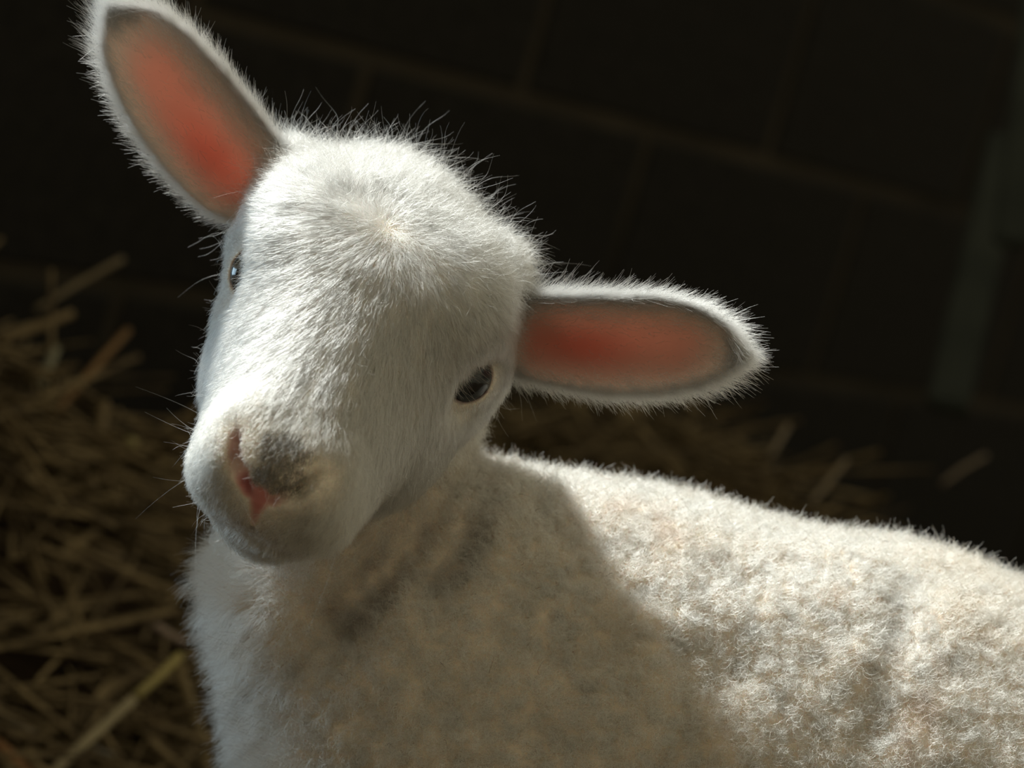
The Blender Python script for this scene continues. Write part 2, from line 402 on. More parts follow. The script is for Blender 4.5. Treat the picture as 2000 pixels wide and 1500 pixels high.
NECK = [PX(745, 620, -.058), PX(712, 860, -.068), PX(735, 1130, -.075), PX(775, 1400, -.078)]
NECK_R = [.042, .037, .058, .064]
SPINE = [PX(975, 1272, -.085), PX(1200, 1345, -.09), PX(1450, 1450, -.09), PX(1700, 1478, -.09), PX(1900, 1580, -.09), PX(2150, 1700, -.09)]
SPINE_R = [.0725, .0765, .0815, .0815, .0815, .0715]
BELLY = [PX(900, 1440, -.083), PX(1300, 1580, -.09), PX(1700, 1660, -.09), PX(2050, 1760, -.09)]
BELLY_R = [.076, .085, .086, .074]
def foot(p):                             # drop a camera-frame point onto the floor
    hgt_ = p @ UP + HC
    return p - UP*hgt_
body_dir = nrm(SPINE[-1]-SPINE[0]); body_dir = nrm(body_dir - UP*body_dir.dot(UP))
side_dir = np.cross(UP, body_dir)
LEGS = []
for sgn in (-1, 1):
    pf = PX(905, 1500, -.083) + side_dir*0.045*sgn
    ff = foot(pf)
    top = pf; hgt_ = (pf @ UP)+HC
    LEGS.append([(top, .036), (ff+UP*hgt_*0.55+body_dir*0.006, .020), (ff+UP*hgt_*0.42-body_dir*0.004, .0165), (ff+UP*0.045, .0115), (ff+UP*0.030-body_dir*0.006, .0125), (ff+UP*0.012-body_dir*0.014, .013)])
    ph = PX(2090, 1640, -.09) + side_dir*0.042*sgn
    fh = foot(ph)+body_dir*0.01; hgt_ = (ph @ UP)+HC
    LEGS.append([(ph, .050), (fh+UP*hgt_*0.66-body_dir*0.022, .032), (fh+UP*hgt_*0.44+body_dir*0.026, .018), (fh+UP*0.045+body_dir*0.012, .0115), (fh+UP*0.030+body_dir*0.004, .0125), (fh+UP*0.012-body_dir*0.006, .013)])
GROOVES = [  # picture polylines of the neck and flank folds: points, depth, width
    ([(925, 885), (880, 985), (790, 1110), (690, 1230)], .009, .0075),
    ([(960, 930), (930, 1040), (880, 1120), (850, 1150)], .007, .0070),
    ([(850, 930), (760, 1060), (640, 1190)], .005, .007),
    ([(640, 1230), (560, 1340), (540, 1420)], .006, .014),
    ([(1770, 1160), (1720, 1260), (1680, 1380)], .005, .010),
    ([(1400, 1300), (1350, 1400), (1310, 1500)], .004, .014),
    ([(1150, 1250), (1080, 1400)], .003, .014),
]
def seg2(px, py, a, b):
    a = np.asarray(a, float); b = np.asarray(b, float); ab = b-a
    t = np.clip(((px-a[0])*ab[0]+(py-a[1])*ab[1])/ab.dot(ab), 0, 1)
    return np.hypot(px-a[0]-t*ab[0], py-a[1]-t*ab[1])
def body_sdf(p):
    f = None
    def chain(f, P, R, k):
        for i in range(len(P)-1):
            g = cap(p, P[i], P[i+1], R[i], R[i+1]); f = g if f is None else smin(f, g, k)
        return f
    f = chain(f, SPINE, SPINE_R, .03); f = chain(f, BELLY, BELLY_R, .04)
    nk = chain(None, NECK, NECK_R, .03)
    f = smin(f, nk, .022)
    for lg in LEGS:
        g = chain(None, [a for a, r in lg], [r for a, r in lg], .012); f = smin(f, g, .02)
    # folds and fleece lumps
    x = p[:, 0]; y = p[:, 1]; z = p[:, 2]
    ppm = F/1.15
    px = 1000 + x*ppm; py = 750 - y*ppm
    for pl, dep, wd in GROOVES:
        d = None
        for i in range(len(pl)-1):
            s = seg2(px, py, pl[i], pl[i+1]); d = s if d is None else np.minimum(d, s)
        f = f + dep*np.exp(-(d/ppm/wd)**2)*sstep(-1.22, -1.17, z)
    f = f - 0.0035*(vnoise(p, 0.022, 3)-0.5) - 0.0026*(vnoise(p, 0.009, 5)-0.5) - 0.0030*(vnoise(p, 0.0055, 6)-0.5)
    return f
def lamb_sdf(p):
    return smin(head_sdf(p), body_sdf(p), 0.012)

def surface_nets(F3, org, h):
    s = F3 < 0
    c = np.zeros(np.array(F3.shape)-1, np.int8)
    for dx in (0, 1):
        for dy in (0, 1):
            for dz in (0, 1):
                c += s[dx:s.shape[0]-1+dx, dy:s.shape[1]-1+dy, dz:s.shape[2]-1+dz]
    act = (c > 0) & (c < 8)
    I, Jx, K = np.nonzero(act)
    idx = -np.ones(act.shape, np.int32); idx[I, Jx, K] = np.arange(len(I))
    acc = np.zeros((len(I), 3)); cnt = np.zeros(len(I))
    corners = [(dx, dy, dz) for dx in (0, 1) for dy in (0, 1) for dz in (0, 1)]
    for A in corners:
        for ax in range(3):
            if A[ax] == 1: continue
            B = list(A); B[ax] = 1
            fa = F3[I+A[0], Jx+A[1], K+A[2]]; fb = F3[I+B[0], Jx+B[1], K+B[2]]
            m = (fa < 0) != (fb < 0)
            t = np.where(m, fa/np.where(m, fa-fb, 1), 0)
            pt = np.tile(np.array(A, float), (len(I), 1)); pt[:, ax] += t
            acc[m] += pt[m]; cnt[m] += 1
    V = (np.stack([I, Jx, K], 1) + acc/cnt[:, None])*h + org
    Q = []
    for ax in range(3):
        sl0 = [slice(None)]*3; sl1 = [slice(None)]*3
        sl0[ax] = slice(0, -1); sl1[ax] = slice(1, None)
        ch = s[tuple(sl0)] != s[tuple(sl1)]
        i, j, k = np.nonzero(ch); b = np.stack([i, j, k], 1)
        o1, o2 = [(1, 2), (2, 0), (0, 1)][ax]
        okm = (b[:, o1] > 0) & (b[:, o2] > 0) & (b[:, o1] < act.shape[o1]) & (b[:, o2] < act.shape[o2])
        b = b[okm]
        inside = s[b[:, 0], b[:, 1], b[:, 2]]
        q = []
        for d1, d2 in ((1, 1), (0, 1), (0, 0), (1, 0)):
            cidx = b.copy(); cidx[:, o1] -= d1; cidx[:, o2] -= d2
            q.append(idx[cidx[:, 0], cidx[:, 1], cidx[:, 2]])
        q = np.stack(q, 1)
        q[~inside] = q[~inside][:, ::-1]
        Q.append(q)
    return V, np.concatenate(Q)

h = 0.0017
allp = np.array([PX(340, 200, .1), PX(2520, 1500, -.2)] + [a for lg in LEGS for a, r in lg])
lo = np.array([PX(330, 300, 0)[0], min(a[1] for lg in LEGS for a, r in lg)-0.03, -1.31]); hi = np.array([PX(2480, 300, -.09)[0], PX(700, 255, 0)[1], -0.985])
CS = 4
nC = np.ceil((hi-lo)/(h*CS)).astype(int)+1; nF = nC*CS
axs = [lo[i]+np.arange(nC[i])*h*CS + h*(CS-1)/2 for i in range(3)]
gc = np.stack(np.meshgrid(*axs, indexing='ij'), -1).reshape(-1, 3)
fc = lamb_sdf(gc).reshape(nC)
F3 = np.repeat(np.repeat(np.repeat(fc.astype(np.float32), CS, 0), CS, 1), CS, 2)
near = np.argwhere(np.abs(fc) < 0.013)
offs = np.stack(np.meshgrid(range(CS), range(CS), range(CS), indexing='ij'), -1).reshape(-1, 3)
for ch in np.array_split(near, max(1, len(near)//20000)):
    ii = (ch[:, None, :]*CS + offs[None]).reshape(-1, 3)
    F3[ii[:, 0], ii[:, 1], ii[:, 2]] = lamb_sdf(lo + ii*h)
BV, BQ = surface_nets(F3, lo, h)
# keep the one big piece and relax it a little
def vert_normals(V, Q):
    n = np.cross(V[Q[:, 2]]-V[Q[:, 0]], V[Q[:, 3]]-V[Q[:, 1]])
    out = np.zeros_like(V)
    for k in range(4):
        for ax in range(3): out[:, ax] += np.bincount(Q[:, k], n[:, ax], len(V))
    return nrm(out), n
def relax(V, Q, it, lam):
    for _ in range(it):
        acc = np.zeros_like(V); c = np.zeros(len(V))
        for k in range(4):
            a = Q[:, k]; b = Q[:, (k+1) % 4]
            for ax in range(3):
                acc[:, ax] += np.bincount(a, V[b, ax], len(V)) + np.bincount(b, V[a, ax], len(V))
            c += np.bincount(a, minlength=len(V)) + np.bincount(b, minlength=len(V))
        V = V + lam*(acc/np.maximum(c, 1)[:, None]-V)
    return V
BV = relax(BV, BQ, 2, 0.5)
BN, BFN = vert_normals(BV, BQ)

# ---- surface colours of the body mesh (skin under the fleece, bare nose)
def head_region(p):
    q = toH(p)
    return q
def is_head(p):
    return sstep(-0.004, 0.004, body_sdf(p)-head_sdf(p))
def nose_mask(q):
    a = np.abs(q[:, 0]); k = np.where(q[:, 0] > 0, 0.0014, 0.0)      # the shaded nostril shows as a thinner slit
    am = np.stack([a, q[:, 1], q[:, 2]], 1)
    y = cap(am, NOS[0], NOS[1], 0.0042, 0.0038) + k
    y = np.minimum(y, cap(am, NOS[1], NOS[2], 0.0038, 0.0020) + k)
    y = np.minimum(y, cap(am, (0, 0.099, 0.020), (0, 0.099, 0.012), 0.0052, 0.0030))
    y = np.minimum(y, cap(am, (0, 0.099, 0.012), (0, 0.098, -0.003), 0.0028, 0.0004))
    return 1-sstep(-0.0012, 0.0014, y)
def eye_mask(q):
    am = np.stack([np.abs(q[:, 0]), q[:, 1], q[:, 2]], 1)
    ec = np.array([EYE_A, EYE_T, EYE_H]); X, Y, N = eye_axes(1)
    return ell_ax(am, ec+N*0.013, np.stack([X, Y, N]), (0.0102, 0.0060, 0.016))
qv = toH(BV)
head_w = is_head(BV)[:, None]
col = np.tile([0.62, 0.52, 0.42], (len(BV), 1))*(1-head_w) + np.array([0.80, 0.71, 0.61])*head_w
nm_ = (nose_mask(qv)*head_w[:, 0])[:, None]
pink = np.array([0.56, 0.22, 0.21])*(0.75+0.5*vnoise(BV, 0.004, 9)[:, None])
col = col*(1-nm_)+pink*nm_
hole = np.minimum(cap(np.stack([np.abs(qv[:, 0]), qv[:, 1], qv[:, 2]], 1), NOS[0], NOS[1], 0.0026, 0.0040), cap(np.stack([np.abs(qv[:, 0]), qv[:, 1], qv[:, 2]], 1), NOS[1], NOS[2], 0.0040, 0.0024))
hm = (1-sstep(-0.0008, 0.0010, hole))[:, None]*nm_*sstep(0.002, 0.006, np.abs(qv[:, 0]))[:, None]
col = col*(1-0.85*hm)+np.array([0.17, 0.03, 0.035])*0.85*hm  # shade inside the nostril slits painted into the skin colour
em = (1-sstep(-0.0002, 0.0012, eye_mask(qv)))*head_w[:, 0]
col = col*(1-em[:, None]) + np.array([0.16, 0.10, 0.10])*em[:, None]
M_skin = principled('lamb_skin', (0.8, 0.7, 0.6), 0.45, attr='skin_color', sss=0.25, spec=0.35)
base_pt = W(foot(PX(1400, 1400, -.09))); base_pt[2] = 0
lamb = empty('lamb', base_pt)
tag(lamb, 'young white lamb with pink ears turning its tilted head to the viewer', 'lamb')
body = mesh_from('body', W(BV), BQ, M_skin, parent=lamb, col=col, origin=base_pt)

# ------------------------------------------------------------------ fur builder
def fur(name, P, G, B, L, npts, r0, color, mat, parent, curl=None, turns=None, taper=0.75, lab=None):
    """P roots, G growth direction, B bend (added with s^2), L lengths; camera axes in, one hair-curves object out."""
    n = len(P); s = np.linspace(0, 1, npts)
    pts = P[:, None, :] + L[:, None, None]*(s[None, :, None]*G[:, None, :] + (s**2)[None, :, None]*B[:, None, :])
    if curl is not None:
        e1 = nrm(np.cross(G, nrm(rng.normal(size=(n, 3))))); e2 = np.cross(G, e1)
        ph = rng.uniform(0, 2*np.pi, n)
        ang = ph[:, None] + 2*np.pi*turns[:, None]*s[None]
        env = np.minimum(1, s*3)[None]*curl[:, None]
        pts = pts + e1[:, None, :]*(np.cos(ang)*env)[..., None] + e2[:, None, :]*(np.sin(ang)*env)[..., None]
    pts = pts.reshape(-1, 3)
    pw = (W(pts)-base_pt).astype(np.float32)
    cu = bpy.data.hair_curves.new(name)
    cu.add_curves([npts]*n)
    cu.attributes['position'].data.foreach_set('vector', pw.ravel())
    ra = cu.attributes.new('radius', 'FLOAT', 'POINT')
    rr = (np.broadcast_to(np.asarray(r0), (n,))[:, None]*(1-taper*s**1.5)[None]).astype(np.float32)
    ra.data.foreach_set('value', rr.ravel())
    ca = cu.attributes.new('fur_color', 'FLOAT_COLOR', 'CURVE')
    c4 = np.ones((n, 4), np.float32); c4[:, :3] = np.clip(color, 0.005, 0.93)
    ca.data.foreach_set('color', c4.ravel())
    cu.materials.append(mat)
    o = bpy.data.objects.new(name, cu); COL.objects.link(o); o.parent = parent
    o['kind'] = 'stuff'
    if lab: o['label'] = lab
    return o
def scatter(V, Q, N, n, weight):
    """n random points on the quads, weighted by area x weight(center)"""
    T = np.concatenate([Q[:, [0, 1, 2]], Q[:, [0, 2, 3]]])
    ctr = V[T].mean(1)
    ar = np.linalg.norm(np.cross(V[T[:, 1]]-V[T[:, 0]], V[T[:, 2]]-V[T[:, 0]]), axis=1)
    pw = ar*weight(ctr, nrm(N[T].mean(1))); pw /= pw.sum()
    k = np.searchsorted(np.cumsum(pw), rng.random(n)); k = np.minimum(k, len(T)-1)
    a, b = rng.random(n), rng.random(n); m = a+b > 1; a[m], b[m] = 1-a[m], 1-b[m]
    c = 1-a-b
    P = V[T[k, 0]]*c[:, None]+V[T[k, 1]]*a[:, None]+V[T[k, 2]]*b[:, None]
    Nn = nrm(N[T[k, 0]]*c[:, None]+N[T[k, 1]]*a[:, None]+N[T[k, 2]]*b[:, None])
    return P, Nn
def tangent(v, N): return nrm(v - N*(v*N).sum(1, keepdims=True))

M_fur = hair_material('white_fur')
M_wool = hair_material('cream_wool', 0.5, 0.7)
def pixel(p): return 1000 + p[:, 0]/(-p[:, 2])*F, 750 - p[:, 1]/(-p[:, 2])*F

# ---- head fur
def w_head(p, N):
    q = toH(p); w = is_head(p)
    w = w*(eye_mask(q) > 0.0007)*(nose_mask(q) < 0.25)
    facing = (N*nrm(-p)).sum(1)
    return w*np.where(facing > -0.35, 1.0, 0.3)
NH = 190000
P, N = scatter(BV, BQ, BN, NH, w_head)
q = toH(P)
whorl = np.array([0.0, -0.019, 0.056])
vq = q - whorl; vq[:, 1] += 0.0
rad3 = nrm(vq) @ HM
T = tangent(rad3 + 0.12*rng.normal(size=P.shape), N)
muzz = sstep(0.045, 0.085, q[:, 1]); poll = sstep(0.01, -0.03, q[:, 1]+0.012)*sstep(0.0, 0.03, q[:, 2]+0.01)
dist_w = np.linalg.norm(vq, axis=1)
back = sstep(-0.02, -0.05, q[:, 1])
L = 0.0075*(1-muzz) + 0.0056*muzz
L = L + 0.0015*poll + 0.001*back
L *= rng.uniform(0.7, 1.25, NH)
tuft = np.stack([vnoise(P, 0.006, s)-0.5 for s in (11, 12, 13)], 1)
nearw = sstep(0.016, 0.003, dist_w)
T = tangent(T + nearw[:, None]*rng.normal(size=P.shape), N)
lift = 0.36 + 0.55*muzz + 0.30*poll*rng.random(NH) + 0.18*rng.random(NH) + 0.8*nearw
lk = P + 0.0012*np.stack([vnoise(P, 0.003, s) for s in (61, 62, 63)], 1)
def lock(lk, size):
    c = np.floor(lk/size).astype(np.int64)
    hs_ = (c[:, 0]*73856093) ^ (c[:, 1]*19349663) ^ (c[:, 2]*83492791)
    j = np.stack([((hs_*k) % 1013)/1013.0 for k in (7, 31, 101, 57)], 1)
    return (c+0.3+0.4*j[:, :3])*size, j
lc, lj = lock(lk, 0.0014)
lpull = lc-lk; lpull = lpull - N*(lpull*N).sum(1, keepdims=True)
# fur between the lids and the ball stays short
em = eye_mask(q); L *= 0.42+0.58*sstep(0.001, 0.011, em)
nmk = cap(np.stack([np.abs(q[:, 0]), q[:, 1], q[:, 2]], 1), (0.0, 0.098, 0.014), (0.0178, 0.086, 0.0335), 0.006, 0.004)
L *= 0.30+0.70*sstep(0.0, 0.012, nmk)
G = nrm(T + N*(lift*(0.8+0.4*lj[:, 3]))[:, None] + 0.22*(lj[:, :3]-0.5) + (0.30+0.5*poll[:, None])*tuft + 0.12*rng.normal(size=P.shape))
Bd = (T*0.25 - N*0.22) + 0.85*lpull/np.maximum(L, 0.002)[:, None] + 0.25*rng.normal(size=P.shape)*poll[:, None]
fc_ = np.array([0.91, 0.885, 0.81])*(rng.uniform(0.84, 1.03, NH)*(0.80+0.22*lj[:, 3]))[:, None]
# cream tint of the muzzle, dark smudge on top of the nose, darker lips
crm = (muzz*0.8)[:, None]; fc_ = fc_*(1-crm)+np.array([0.80, 0.72, 0.56])*(rng.uniform(0.80, 1.08, NH)*(0.72+0.4*lj[:, 3]))[:, None]*crm
dk = np.exp(-((q[:, 0]-0.0035)/0.0115)**2)*sstep(0.072, 0.083, q[:, 1])*sstep(0.0175, 0.0225, q[:, 2])
dk = sstep(0.25, 0.6, dk + 0.3*(vnoise(P, 0.003, 21)-0.5))[:, None]*0.93
fc_ = fc_*(1-dk)+np.array([0.030, 0.030, 0.032])*rng.uniform(0.5, 2.0, NH)[:, None]*dk
lip = np.exp(-((cap(np.stack([np.abs(q[:, 0]), q[:, 1], q[:, 2]], 1), (0, 0.099, 0.000), (0.016, 0.086, -0.010), 0.002, 0.002))/0.007)**2)[:, None]*0.6
fc_ = fc_*(1-lip)+np.array([0.34, 0.22, 0.20])*lip
fur('face_fur', P, G, Bd, L, 5, 0.000072, fc_, M_fur, lamb, curl=0.0004+0.0020*poll*rng.random(NH), turns=0.5+0.8*rng.random(NH), lab='short white face fur with a dark smudge above the nose')

# ---- long curly wisps on the poll and outline
def w_wisp(p, N):
    q = toH(p); return w_head(p, N)*(sstep(-0.02, -0.045, q[:, 1]) + 0.25*sstep(0.02, -0.02, q[:, 1]) + 0.16 + 0.25*sstep(0.05, 0.08, q[:, 1]))*(eye_mask(q) > 0.008)
NWp = 11000
P, N = scatter(BV, BQ, BN, NWp, w_wisp); q = toH(P)
T = tangent(nrm(q-whorl) @ HM + 0.5*rng.normal(size=P.shape), N)
G = nrm(T*0.9+N*0.36+0.4*rng.normal(size=P.shape))
pl_ = sstep(0.0, -0.045, q[:, 1])
L = rng.uniform(0.006, 0.015, NWp)*(0.5+0.5*pl_)
fur('curly_wisps', P, G, 0.5*rng.normal(size=P.shape), L, 12, 0.00005, np.tile([0.92, 0.90, 0.84], (NWp, 1)), M_fur, lamb, curl=rng.uniform(0.0012, 0.0036, NWp)*(0.3+0.7*pl_), turns=rng.uniform(0.6, 1.5, NWp), lab='fine curly white wisps standing off the crown')

# ---- whiskers
NWk = 44
P, N = scatter(BV, BQ, BN, NWk, lambda p, n: w_head(p, n)*sstep(0.06, 0.075, toH(p)[:, 1])*sstep(0.022, 0.005, toH(p)[:, 2])*(np.abs(toH(p)[:, 0]) > 0.012))
G = nrm(N + 0.45*rng.normal(size=P.shape))
fur('whiskers', P, G, 0.55*rng.normal(size=P.shape)-0.2*UP, rng.uniform(0.006, 0.024, NWk), 10, 0.000042, np.tile([0.85, 0.83, 0.8], (NWk, 1)), M_fur, lamb, lab='thin pale whiskers around the mouth')

# ---- body wool
def w_body(p, N):
    w = 1-is_head(p)
    px, py = pixel(p)
    facing = (N*nrm(-p)).sum(1)
    inview = sstep(2350, 2150, px)*sstep(1850, 1600, py)
    return w*(0.06+0.94*inview)*np.where(facing > -0.3, 1.0, 0.35)
NB = 170000
P, N = scatter(BV, BQ, BN, NB, w_body)
px, py = pixel(P)
chest = sstep(600, 470, px - (py-1080)*0.10)*sstep(1010, 1080, py)
throat = np.maximum(chest, 0.75*sstep(0.035, 0.010, head_sdf(P)))
back_d = nrm(body_dir*0.35 - UP*0.8)
tuft = np.stack([vnoise(P, 0.0055, s)-0.5 for s in (31, 32, 33)], 1)
tuft2 = np.stack([vnoise(P, 0.014, s)-0.5 for s in (34, 35, 36)], 1)
Tw = tangent(np.tile(back_d, (NB, 1)), N)
cellw = P + 0.0030*np.stack([vnoise(P, 0.007, s) for s in (51, 52, 53)], 1)
cell = np.floor(cellw/0.0048).astype(np.int64)
hsh = (cell[:, 0]*73856093) ^ (cell[:, 1]*19349663) ^ (cell[:, 2]*83492791)
jit = np.stack([((hsh*k) % 1013)/1013.0 for k in (7, 31, 101)], 1)
cen = (cell+0.25+0.5*jit)*0.0048 - (cellw-P)
lockv = ((hsh*57) % 1013)/1013.0
pull = cen-P; pull = (pull - N*(pull*N).sum(1, keepdims=True))/0.0065
Gw = nrm(N*0.9 + 0.55*(jit-0.5) + 0.75*tuft2 + 0.18*rng.normal(size=P.shape))
Tc = tangent(np.tile(nrm(-0.8*UP + np.array([-0.5, 0, 0])), (NB, 1)), N)
Tc = nrm(Tc + chest[:, None]*np.array([-0.9, 0.1, 0]))
Gc = nrm(N*(0.7+0.5*chest[:, None]) + Tc*0.7 + (0.8+1.0*chest[:, None])*tuft + 0.18*rng.normal(size=P.shape))
G = nrm(Gw*(1-throat[:, None]) + Gc*throat[:, None])
L = (rng.uniform(0.0038, 0.0068, NB)*(1-throat) + rng.uniform(0.008, 0.012, NB)*throat + rng.uniform(0.000, 0.013, NB)*chest*(0.4+1.2*vnoise(P, 0.006, 71)))
st1 = vnoise(P, 0.035, 41); st2 = vnoise(P, 0.010, 42); st3 = vnoise(P, 0.028, 43)
wc = np.array([0.79, 0.73, 0.63])*(rng.uniform(0.84, 1.08, NB)*(0.76+0.30*lockv))[:, None]
ds = (sstep(0.45, 0.85, st1)*0.7*(0.5+st2))[:, None]*(1-chest[:, None])
wc = wc*(1-ds)+np.array([0.50, 0.40, 0.31])*ds
rd = (sstep(0.70, 0.84, st3)*sstep(0.45, 0.7, st2)*0.8*(1-chest))[:, None]
wc = wc*(1-rd)+np.array([0.36, 0.25, 0.20])*rd
def pl_dist(pl):
    d = None
    for i in range(len(pl)-1):
        s = seg2(px, py, pl[i], pl[i+1]); d = s if d is None else np.minimum(d, s)
    return d
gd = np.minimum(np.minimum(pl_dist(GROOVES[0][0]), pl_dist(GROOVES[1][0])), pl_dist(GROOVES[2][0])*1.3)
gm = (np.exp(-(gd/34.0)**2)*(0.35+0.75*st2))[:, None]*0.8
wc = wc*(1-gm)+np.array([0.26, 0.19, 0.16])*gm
wc = wc*(1-chest[:, None])+np.array([0.86, 0.86, 0.84])*chest[:, None]
fur('wool', P, G, (0.30*rng.normal(size=P.shape)+1.4*pull)*(1-throat[:, None]) - 0.3*N*throat[:, None], L, 9, 0.00012*(1-0.35*throat), wc, M_wool, lamb,
    curl=(rng.uniform(0.0006, 0.0015, NB)*(1-throat)+0.0003*throat), turns=rng.uniform(0.9, 1.9, NB), lab='tight curly cream fleece, stained brown along the neck folds')
# dark stray bits caught in the fleece
NBt = 90
P, N = scatter(BV, BQ, BN, NBt, lambda p, n: w_body(p, n)*(pixel(p)[1] < 1550)*(pixel(p)[0] > 620)*((n*nrm(-p)).sum(1) > -0.1))
G = nrm(tangent(rng.normal(size=P.shape), N)+0.15*N)
fur('fleece_debris', P+N*0.0055, G, 0.5*rng.normal(size=P.shape), rng.uniform(0.0015, 0.004, NBt), 6, 0.00014, np.tile([0.10, 0.06, 0.04], (NBt, 1))*rng.uniform(0.6, 1.8, NBt)[:, None], M_wool, lamb, curl=rng.uniform(0.0002, 0.0008, NBt), turns=rng.uniform(0.3, 0.8, NBt), lab='dark bits of dirt caught in the fleece')

# ------------------------------------------------------------------ eyes
def eye_obj(s, lab):
    ec = np.array([s*EYE_A, EYE_T, EYE_H]); N = EYE_N[s]
    X = np.array([s*0.12, -1.0, 0.22]); X = nrm(X-N*X.dot(N)); Y = np.cross(N, X)
    nu, nv = 32, 20
    V, Fq, C = [], [], []
    for i in range(nv+1):
        th = math.pi*i/nv
        for j in range(nu):
            ph = 2*math.pi*j/nu
            lx, ly, lz = math.sin(th)*math.cos(ph), math.sin(th)*math.sin(ph), math.cos(th)
            V.append(H2C(*(ec + EYE_R*(X*lx+Y*ly+N*lz*1.04))))
            pup = (lx/0.42)**2+(ly/0.20)**2
            if lz > 0 and pup < 1: c = (0.004, 0.004, 0.006)
            elif th < 1.05: c = (0.030, 0.034, 0.040) if th < 0.9 else (0.012, 0.012, 0.014)
            else: c = (0.10, 0.09, 0.09)
            C.append(c)
    for i in range(nv):
        for j in range(nu):
            Fq.append((i*nu+j, (i+1)*nu+j, (i+1)*nu+(j+1) % nu, i*nu+(j+1) % nu))
    o = mesh_from('eye', W(np.array(V)), np.array(Fq), M_eye, parent=lamb, col=np.array(C), origin=base_pt)
    o['label'] = lab
    # lashes rooted along the upper lid
    n = 26; u = np.linspace(-0.8, 0.9, n)
    Yu = Y if Y[2] > 0 else -Y
    roots = np.array([ec + EYE_R*nrm(X*uu*0.80 + Yu*0.50*math.sqrt(max(0.05, 1-uu*uu)) + N*0.75)*1.10 for uu in u])
    Gh = np.array([nrm(N*1.0 + Yu*0.25 + X*(0.25*uu) + 0.12*rng.normal(size=3)) for uu in u])
    Pc = np.array([H2C(*r) for r in roots]); Gc_ = Gh @ HM
    o2 = fur('eyelashes', Pc, Gc_, np.tile(-0.35*(Yu @ HM), (n, 1))*rng.uniform(0.4, 1.2, n)[:, None], rng.uniform(0.007, 0.012, n), 7, 0.00008, np.tile([0.88, 0.86, 0.8], (n, 1)), M_fur, o, lab='pale lashes on the upper lid')
M_eye = principled('wet_dark_eye', (0.02, 0.02, 0.02), 0.16, attr='skin_color', coat=0.35, spec=0.3)
eye_obj(-1, 'dark eye half hidden at the sunlit side of the face')
eye_obj(1, 'grey-black eye on the shaded side of the face')

# ------------------------------------------------------------------ ears
def ear_material():
    m, nt, out = mat_new('ear_skin')
    b = nt.nodes.new('ShaderNodeBsdfPrincipled'); b.inputs['Roughness'].default_value = 0.55; b.inputs['Specular IOR Level'].default_value = 0.25
    a = nt.nodes.new('ShaderNodeAttribute'); a.attribute_name = 'skin_color'
    nt.links.new(a.outputs['Color'], b.inputs['Base Color'])
    tr = nt.nodes.new('ShaderNodeBsdfTranslucent')
    mx = nt.nodes.new('ShaderNodeMixShader'); nt.links.new(a.outputs['Alpha'], mx.inputs[0])
    hs = nt.nodes.new('ShaderNodeMix'); hs.data_type = 'RGBA'; hs.blend_type = 'MULTIPLY'; hs.inputs[0].default_value = 1.0
    hs.inputs[7].default_value = (1.0, 0.76, 0.66, 1)
    nt.links.new(a.outputs['Color'], hs.inputs[6]); nt.links.new(hs.outputs[2], tr.inputs[0])
    nt.links.new(b.outputs[0], mx.inputs[1]); nt.links.new(tr.outputs[0], mx.inputs[2]); nt.links.new(mx.outputs[0], out.inputs[0])
    return m
M_ear = ear_material()
def resample(pl, s):
    pl = np.asarray(pl, float); d = np.r_[0, np.cumsum(np.linalg.norm(np.diff(pl[:, :2], axis=0), axis=1))]; d /= d[-1]
    # smooth by Catmull-like double interpolation
    out = np.stack([np.interp(s, d, pl[:, k]) for k in range(pl.shape[1])], 1)
    for _ in range(3): out[1:-1] = 0.25*out[:-2]+0.5*out[1:-1]+0.25*out[2:]
    return out
